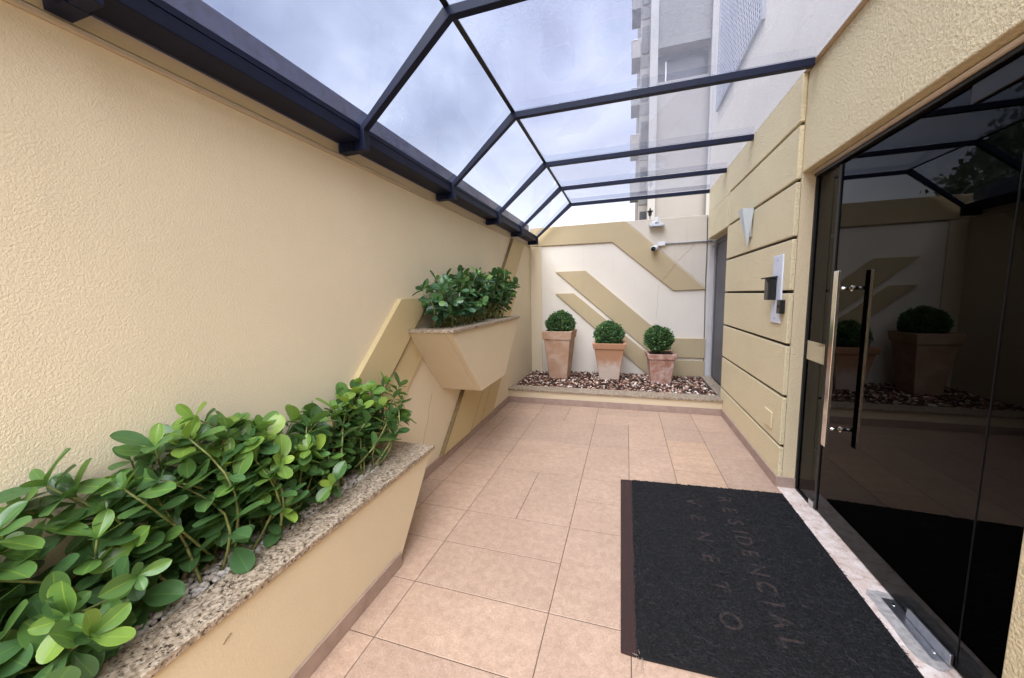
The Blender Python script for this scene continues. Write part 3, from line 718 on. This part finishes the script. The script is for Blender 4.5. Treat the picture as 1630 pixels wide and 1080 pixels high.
def hedge(nm, label, stems, leaf_len, leafm, low, seed, rim=None):
    """stems: list of (base, tip) points; leaves in crossed pairs up each stem"""
    rg = np.random.default_rng(seed)
    t = thing(nm, tuple(np.mean([s[0] for s in stems], axis=0)), label, 'shrub')
    VV, FF, TT = [], [], []; sm = MB()
    def leaf(p, d, up, L, tone):
        d = nrm(d); n = up - d * np.dot(up, d); n = nrm(n); sd = np.cross(d, n)
        wv = rg.uniform(.88, 1.12); cv = rg.uniform(.3, 1.5)
        q = LV.copy(); q[:, 0] *= wv; q[:, 2] *= cv; q *= L
        W = p + q[:, :1] * sd + q[:, 1:2] * d + q[:, 2:3] * n
        lim = XL + .012
        mn = W[:, 0].min()
        if mn < lim: W[:, 0] += lim - mn + rg.uniform(0, .01)
        if mn < lim - .05: return
        cx, cz = W[:, 0].mean(), W[:, 2].mean()
        if rim and cz < rim[1] and cx > rim[0] and rg.random() < (.8 if cx < -1.33 or W[:, 1].mean() > 1.2 else .35): return
        mz = W[:, 2].min()
        if rim and mz < rim[2] and W[:, 0].max() > rim[0] + .06: W[:, 2] += rim[2] - mz
        FF.append(LF + len(VV) * len(LV)); VV.append(W); TT.append(np.clip(tone + LT, 0, 1))
    big = lambda b_: 1.28 - .16 * min(1.6, max(0, b_[1] - .3))
    for base, tip in stems:
        base, tip = np.array(base), np.array(tip); L = np.linalg.norm(tip - base)
        bend = rg.normal(0, .05, 3); bend[2] = 0
        P = [base + (tip - base) * u + bend * math.sin(u * math.pi) + np.array([0, 0, .06 * L]) * math.sin(u * math.pi) for u in np.linspace(0, 1, 7)]
        P = [np.array([max(p[0], XL + .02), p[1], p[2]]) for p in P]
        sm.tube(P, .0055, 6, .0026)
        az = rg.uniform(0, 3.14); s0 = low * L; pos = s0
        while pos < L * .96:
            u = pos / L; i = min(5, int(u * 6)); f_ = u * 6 - i; p = P[i] * (1 - f_) + P[i + 1] * f_; ax = nrm(P[i + 1] - P[i])
            a = nrm(np.cross(ax, [.2, .3, .9])); c_ = np.cross(ax, a)
            for sgn in (0, math.pi):
                if rg.random() < .10: continue
                rad = a * math.cos(az + sgn) + c_ * math.sin(az + sgn)
                el = R(rg.uniform(30, 85)); d = ax * math.cos(el) + rad * math.sin(el) + rg.normal(0, .12, 3)
                d[2] -= .10
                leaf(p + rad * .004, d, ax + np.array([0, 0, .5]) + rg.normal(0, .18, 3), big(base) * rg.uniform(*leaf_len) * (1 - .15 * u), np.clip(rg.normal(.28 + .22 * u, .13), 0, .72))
            az += math.pi / 2 + rg.normal(0, .2); pos += rg.uniform(.026, .042) * leaf_len[1] / .09
        ax = nrm(P[-1] - P[-2]); a = nrm(np.cross(ax, [.2, .3, .9])); c_ = np.cross(ax, a)
        young = rg.random() < .55
        for j in range(4):
            ang = az + j * math.pi / 2; rad = a * math.cos(ang) + c_ * math.sin(ang); el = R(rg.uniform(38, 62) if j % 2 else rg.uniform(20, 40))
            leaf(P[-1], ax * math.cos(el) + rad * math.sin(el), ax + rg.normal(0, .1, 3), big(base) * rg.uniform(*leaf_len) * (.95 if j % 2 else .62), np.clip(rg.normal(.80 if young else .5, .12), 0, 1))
    me = np_mesh('foliage', np.concatenate(VV), np.concatenate(FF), np.concatenate(TT))
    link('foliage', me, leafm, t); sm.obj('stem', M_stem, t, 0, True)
    return t
def top1(y):
    return np.interp(y, [.2, .45, .7, .85, 1.0, 1.15, 1.3, 1.65, 1.9, 2.05], [.93, .98, 1.02, 1.06, .97, 1.0, 1.0, .98, .95, .88])
st = []
r5 = np.random.default_rng(5)
for k in range(92):
    y = r5.uniform(.42, 1.64); x = r5.uniform(-1.49, -1.33); u = r5.random()
    lean = (y - 1.03) * r5.uniform(.15, .5)
    ty = y + lean + r5.normal(0, .06)
    if u < .56: tx, tz = r5.uniform(-1.50, -1.36), top1(ty) - r5.uniform(.03, .14)
    elif u < .88: tx, tz = r5.uniform(-1.42, -1.29), .525 + (top1(ty) - .525) * r5.uniform(.45, .75)
    else: tx, tz = r5.uniform(-1.34, -1.24), r5.uniform(.58, .74)
    st.append(((x, y, .50), (tx, ty, tz)))
for ty, tx, tz in ((1.98, -1.40, .88), (1.90, -1.33, .80), (1.86, -1.42, .93), (1.95, -1.36, .70), (.26, -1.40, .72), (.30, -1.30, .66), (.36, -1.45, .86), (.44, -1.28, .70), (.30, -1.24, .64), (.36, -1.21, .60), (.44, -1.22, .66), (.86, -1.46, 1.04), (.72, -1.43, 1.0), (.5, -1.46, .98)):
    st.append(((r5.uniform(-1.47, -1.36), min(1.6, max(.46, ty + (.18 if ty < 1 else -.28))), .50), (tx, ty, tz)))
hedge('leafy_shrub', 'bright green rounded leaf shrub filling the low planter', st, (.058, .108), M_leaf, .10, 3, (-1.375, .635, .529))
st = []
for k in range(92):
    y = r5.uniform(2.48, 3.80); x = r5.uniform(-1.43, -1.28); u = r5.random()
    ty = y + (y - 3.1) * r5.uniform(.15, .45) + r5.normal(0, .05); tx = r5.uniform(-1.48, -1.20)
    tp = np.interp(ty, [2.15, 2.5, 3.0, 3.5, 3.9, 4.25], [1.50, 1.60, 1.66, 1.72, 1.68, 1.52])
    tz = tp - (r5.uniform(0, .10) if u < .55 else r5.uniform(.10, .28))
    st.append(((x, y, 1.20), (tx, ty, tz)))
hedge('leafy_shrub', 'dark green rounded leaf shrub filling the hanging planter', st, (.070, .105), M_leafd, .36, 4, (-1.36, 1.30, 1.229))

# clipped balls
def ball(label, c, rx, rz, seed, stem_from):
    rg = np.random.default_rng(seed); t = thing('boxwood_ball', (c[0], c[1], stem_from), label, 'shrub', 'clipped shrubs in the terracotta pots')
    n = 8000; d = rg.normal(size=(n, 3)); d /= np.linalg.norm(d, axis=1)[:, None]
    lump = 1 + .07 * np.sin(d[:, 0] * 6 + seed) * np.sin(d[:, 2] * 7 + 1) + .05 * np.sin(d[:, 1] * 9 + d[:, 0] * 5 + seed)
    rad = np.where(rg.random(n) < .65, rg.uniform(.86, 1.0, n), rg.uniform(.5, .9, n)) * lump
    spr = rg.random(n) < .08; rad[spr] += rg.uniform(.03, .14, spr.sum())
    C_ = d * rad[:, None] * np.array([rx, rx, rz]) + np.array(c)
    q = np.array([(0, 0, 0), (.45, .5, .06), (0, 1, -.05), (-.45, .5, .06)])
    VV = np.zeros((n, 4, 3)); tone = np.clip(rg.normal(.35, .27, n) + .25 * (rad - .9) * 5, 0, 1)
    for i in range(n):
        dd = nrm(d[i] + rg.normal(0, .75, 3)); up = nrm(rg.normal(size=3)); sd = nrm(np.cross(dd, up)); nn = np.cross(sd, dd); L = rg.uniform(.018, .033)
        VV[i] = C_[i] + L * (q[:, :1] * sd + q[:, 1:2] * dd + q[:, 2:3] * nn)
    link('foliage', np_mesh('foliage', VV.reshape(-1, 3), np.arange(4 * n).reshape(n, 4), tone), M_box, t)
    sm = MB(); sm.tube([(c[0], c[1], stem_from), (c[0] + .005, c[1], c[2])], .012, 7, .008)
    for k in range(16):
        a = rg.normal(size=3); a = nrm(a); a[2] = abs(a[2]) * .6 - .1; sm.tube([(c[0], c[1], c[2] - rz * rg.uniform(.2, .7)), tuple(np.array(c) + a * np.array([rx, rx, rz]) * .7)], .005, 5, .002)
    sm.obj('stem', M_wood, t, 0, True)
ball('clipped round shrub in the tallest terracotta pot', (-.97, 5.575, .995), .205, .190, 1, .865)
ball('clipped round shrub in the middle terracotta pot', (-.245, 5.575, .845), .198, .178, 2, .70)
ball('clipped round shrub in the shortest reddish pot', (.440, 5.55, .790), .184, .168, 3, .55)

# ---------------------------------------------------------------- buildings beyond
fb = thing('apartment_building', (1.8, 4, 2.9), 'pale upper facade rising above the entrance wall beyond the glass roof', 'building')
b = MB(); b.box(1.305, 6.5, -.3, 6.98, 2.853, 34); b.obj('wall', M_facade, fb)
b = MB(); zz = 4.22
for i in range(28):
    y = 4.70 + i * .07; b.box(1.274, 1.276, y, y + .022, zz, 8.2)
for i in range(66):
    z = zz + i * .06; b.box(1.2765, 1.278, 4.69, 6.61, z, z + .012)
b.obj('grille', m_simple('grille_paint', (.62, .62, .66), .5, 0, .05, 4), fb)
b = MB(); b.box(1.268, 1.304, 4.65, 4.69, zz - .04, 8.2); b.box(1.268, 1.304, 4.69, 6.62, zz - .04, zz); b.box(1.268, 1.304, 6.62, 6.66, zz - .04, 8.2); b.obj('grille_frame', M_grey, fb)
b = MB(); b.box(1.296, 1.3045, 4.69, 6.62, zz, 8.2); b.obj('vent_opening', M_towerwin, fb)
tw = thing('tower_block', (3, 30, 0), 'tall pale tower block with stacked balconies beyond the glass roof', 'building')
Y0 = 27
b = MB(); b.box(1.72, 9, Y0 + .3, Y0 + 12, -.04, 15.0); b.box(1.72, 9, Y0 + .3, Y0 + 12, 17.0, 46); b.box(1.72, 9, Y0 + 1.2, Y0 + 12, 15.0, 17.0); b.box(.66, 1.72, Y0 + .6, Y0 + 12, -.04, 46); b.obj('wall', M_tower, tw)
b = MB(); b.box(1.25, 1.72, Y0, Y0 + .6, -.04, 46); b.box(4.80, 5.5, Y0, Y0 + .3, -.04, 46); b.obj('pier', M_towerL, tw)
b = MB(); b.box(1.73, 4.79, Y0 + 1.1, Y0 + 1.195, 15.0, 17.0); b.obj('loggia', M_towerwin, tw)
b = MB(); b.tube([(2.27, Y0 + .95, 15.0), (2.27, Y0 + .95, 16.5)], .05, 8); b.obj('pipe', M_white, tw)
b = MB(); b.box(1.73, 4.79, Y0 + .22, Y0 + .299, 17.0, 22.5); b.obj('parapet_panel', M_towergrey, tw)
fh = 2.92
for k in range(13):
    zb = 5.1 + k * fh
    q = MB(); q.box(.12, .655, Y0 + .3, Y0 + 2.2, zb, zb + 1.05); bl = q.obj('balcony', M_towergrey if k % 2 else M_tower, tw)
    q = MB(); q.box(.10, .657, Y0 + .28, Y0 + 2.2, zb + 1.052, zb + 1.10); q.obj('handrail', M_grey, bl)
    q = MB(); q.box(.78, 1.18, Y0 + .52, Y0 + .597, zb + .3, zb + 1.9); q.obj('window', M_towerwin, tw)
    q = MB(); q.box(.70, 1.245, Y0 + .55, Y0 + .598, zb - .55, zb + .1); q.obj('spandrel', M_towergrey, tw)

# tree beyond the left wall, mirrored in the door glass
tr = thing('broad_tree', (-19.1, 25.2, 0), 'broad dark tree beyond the left wall, seen mirrored in the door', 'tree')
b = MB(); b.tube([(-19.1, 25.2, -.05), (-18.9, 25.4, 2.2), (-19.2, 25.2, 4.5), (-19, 25.3, 9)], .38, 10, .09)
rt = np.random.default_rng(9); cl_ = []
for k in range(46):
    a, e = rt.uniform(0, 6.28), rt.uniform(-.5, 1.4); rr = rt.uniform(.45, 1)
    p = np.array([-19.1 + 5.9 * rr * math.cos(a) * math.cos(e), 25.2 + 5.9 * rr * math.sin(a) * math.cos(e), 7.4 + 4.6 * rr * math.sin(e)]); cl_.append(p)
    if k % 3 == 0: b.tube([(-19.0, 25.3, 3.2 + rt.uniform(0, 2.5)), tuple((p + np.array([-19.0, 25.3, 5])) / 2), tuple(p)], .12, 6, .03)
b.obj('trunk', M_wood, tr, 0, True)
n = 330; q = np.array([(0, 0, 0), (.4, .5, .05), (0, 1, 0), (-.4, .5, .05)]); VV = []; TT = []
for p in cl_:
    sz = rt.uniform(1.1, 1.9); base = rt.normal(.4, .15)
    for i in range(n):
        o_ = rt.normal(size=3); o_ = nrm(o_) * rt.uniform(.3, 1) * sz * np.array([1, 1, .7])
        dd = nrm(rt.normal(size=3)); up = nrm(rt.normal(size=3)); sd = nrm(np.cross(dd, up)); nn = np.cross(sd, dd); L = rt.uniform(.22, .42)
        VV.append(p + o_ + L * (q[:, :1] * sd + q[:, 1:2] * dd + q[:, 2:3] * nn)); TT.append(np.clip(base + rt.normal(0, .15), 0, 1))
VV = np.array(VV).reshape(-1, 3)
link('crown', np_mesh('crown', VV, np.arange(len(VV)).reshape(-1, 4), np.array(TT)), M_tree, tr)

# ---------------------------------------------------------------- sky, sun, camera
SUN_EL, SUN_AZ = 62, 166        # azimuth clockwise from +Y
W = bpy.data.worlds.new('World'); S.world = W; W.use_nodes = True; nt = W.node_tree; nt.nodes.clear()
out = nd(nt, 'ShaderNodeOutputWorld'); bg = nd(nt, 'ShaderNodeBackground')
sky = nd(nt, 'ShaderNodeTexSky', sky_type='NISHITA', sun_disc=False); sky.sun_elevation = R(SUN_EL); sky.sun_rotation = R(SUN_AZ)
sky.air_density = 1.0; sky.dust_density = 2.0; sky.ozone_density = 1.5
tc = nd(nt, 'ShaderNodeTexCoord'); mp = nd(nt, 'ShaderNodeMapping'); mp.inputs['Scale'].default_value = (1, 1, 1.6)
nt.links.new(tc.outputs['Generated'], mp.inputs['Vector'])
n1 = noise(nt, mp.outputs['Vector'], 2.6, 7, .52, .4)
n2 = noise(nt, mp.outputs['Vector'], 1.3, 4, .5, .2)
cloud = ramp(nt, n1, [(.28, (.80, .89, 1.24)), (.50, (1.36, 1.5, 1.92)), (.74, (2.4, 2.5, 2.75))])
cov = ramp(nt, n2, [(.26, (.55, .55, .55)), (.52, (1, 1, 1))])
sepx = nd(nt, 'ShaderNodeSeparateXYZ'); nt.links.new(tc.outputs['Generated'], sepx.inputs[0])
hz = ramp(nt, sepx.outputs['Z'], [(.12, (1, 1, 1)), (.42, (0, 0, 0))])
c = mixc(nt, cov, mixc(nt, 1.0, sky.outputs[0], (.3, .3, .3), 'MULTIPLY'), cloud)
c = mixc(nt, math_(nt, 'MULTIPLY', hz, .6), c, (3.1, 3.2, 3.35))
nt.links.new(c, bg.inputs['Color']); bg.inputs['Strength'].default_value = .050
nt.links.new(bg.outputs[0], out.inputs['Surface'])
L = bpy.data.lights.new('sun', 'SUN'); L.energy = 1.5; L.angle = R(80); L.color = (1, .98, .95)
lo = bpy.data.objects.new('sun', L); COL.objects.link(lo)
az = R(SUN_AZ); el = R(SUN_EL)
dirv = Vector((math.sin(az) * math.cos(el), math.cos(az) * math.cos(el), math.sin(el)))
lo.rotation_euler = dirv.to_track_quat('Z', 'Y').to_euler()

cam = bpy.data.cameras.new('camera'); co = bpy.data.objects.new('camera', cam); COL.objects.link(co); S.camera = co
cam.sensor_width = 36; cam.sensor_fit = 'HORIZONTAL'; cam.lens = 580.177 / 1630 * 36; cam.clip_start = .05; cam.clip_end = 2000
yaw, pit, rol = 3.05980646e-01, -1.17866726e-01, -2.42397473e-02
fw = Vector((-math.sin(yaw) * math.cos(pit), math.cos(yaw) * math.cos(pit), math.sin(pit)))
rt_ = Vector((math.cos(yaw), math.sin(yaw), 0)); up = rt_.cross(fw)
r2 = rt_ * math.cos(rol) + up * math.sin(rol); u2 = -rt_ * math.sin(rol) + up * math.cos(rol)
M3 = Matrix((r2, u2, -fw)).transposed()
co.matrix_world = Matrix.Translation((0, 0, 1.45)) @ M3.to_4x4()

S.view_settings.view_transform = 'Standard'; S.view_settings.look = 'None'; S.view_settings.exposure = 3.52; S.view_settings.gamma = 1
S.cycles.max_bounces = 14; S.cycles.transparent_max_bounces = 24; S.cycles.diffuse_bounces = 6; S.cycles.glossy_bounces = 6
S.cycles.use_denoising = True; S.cycles.sample_clamp_indirect = 8
S.cycles.caustics_reflective = False; S.cycles.caustics_refractive = False
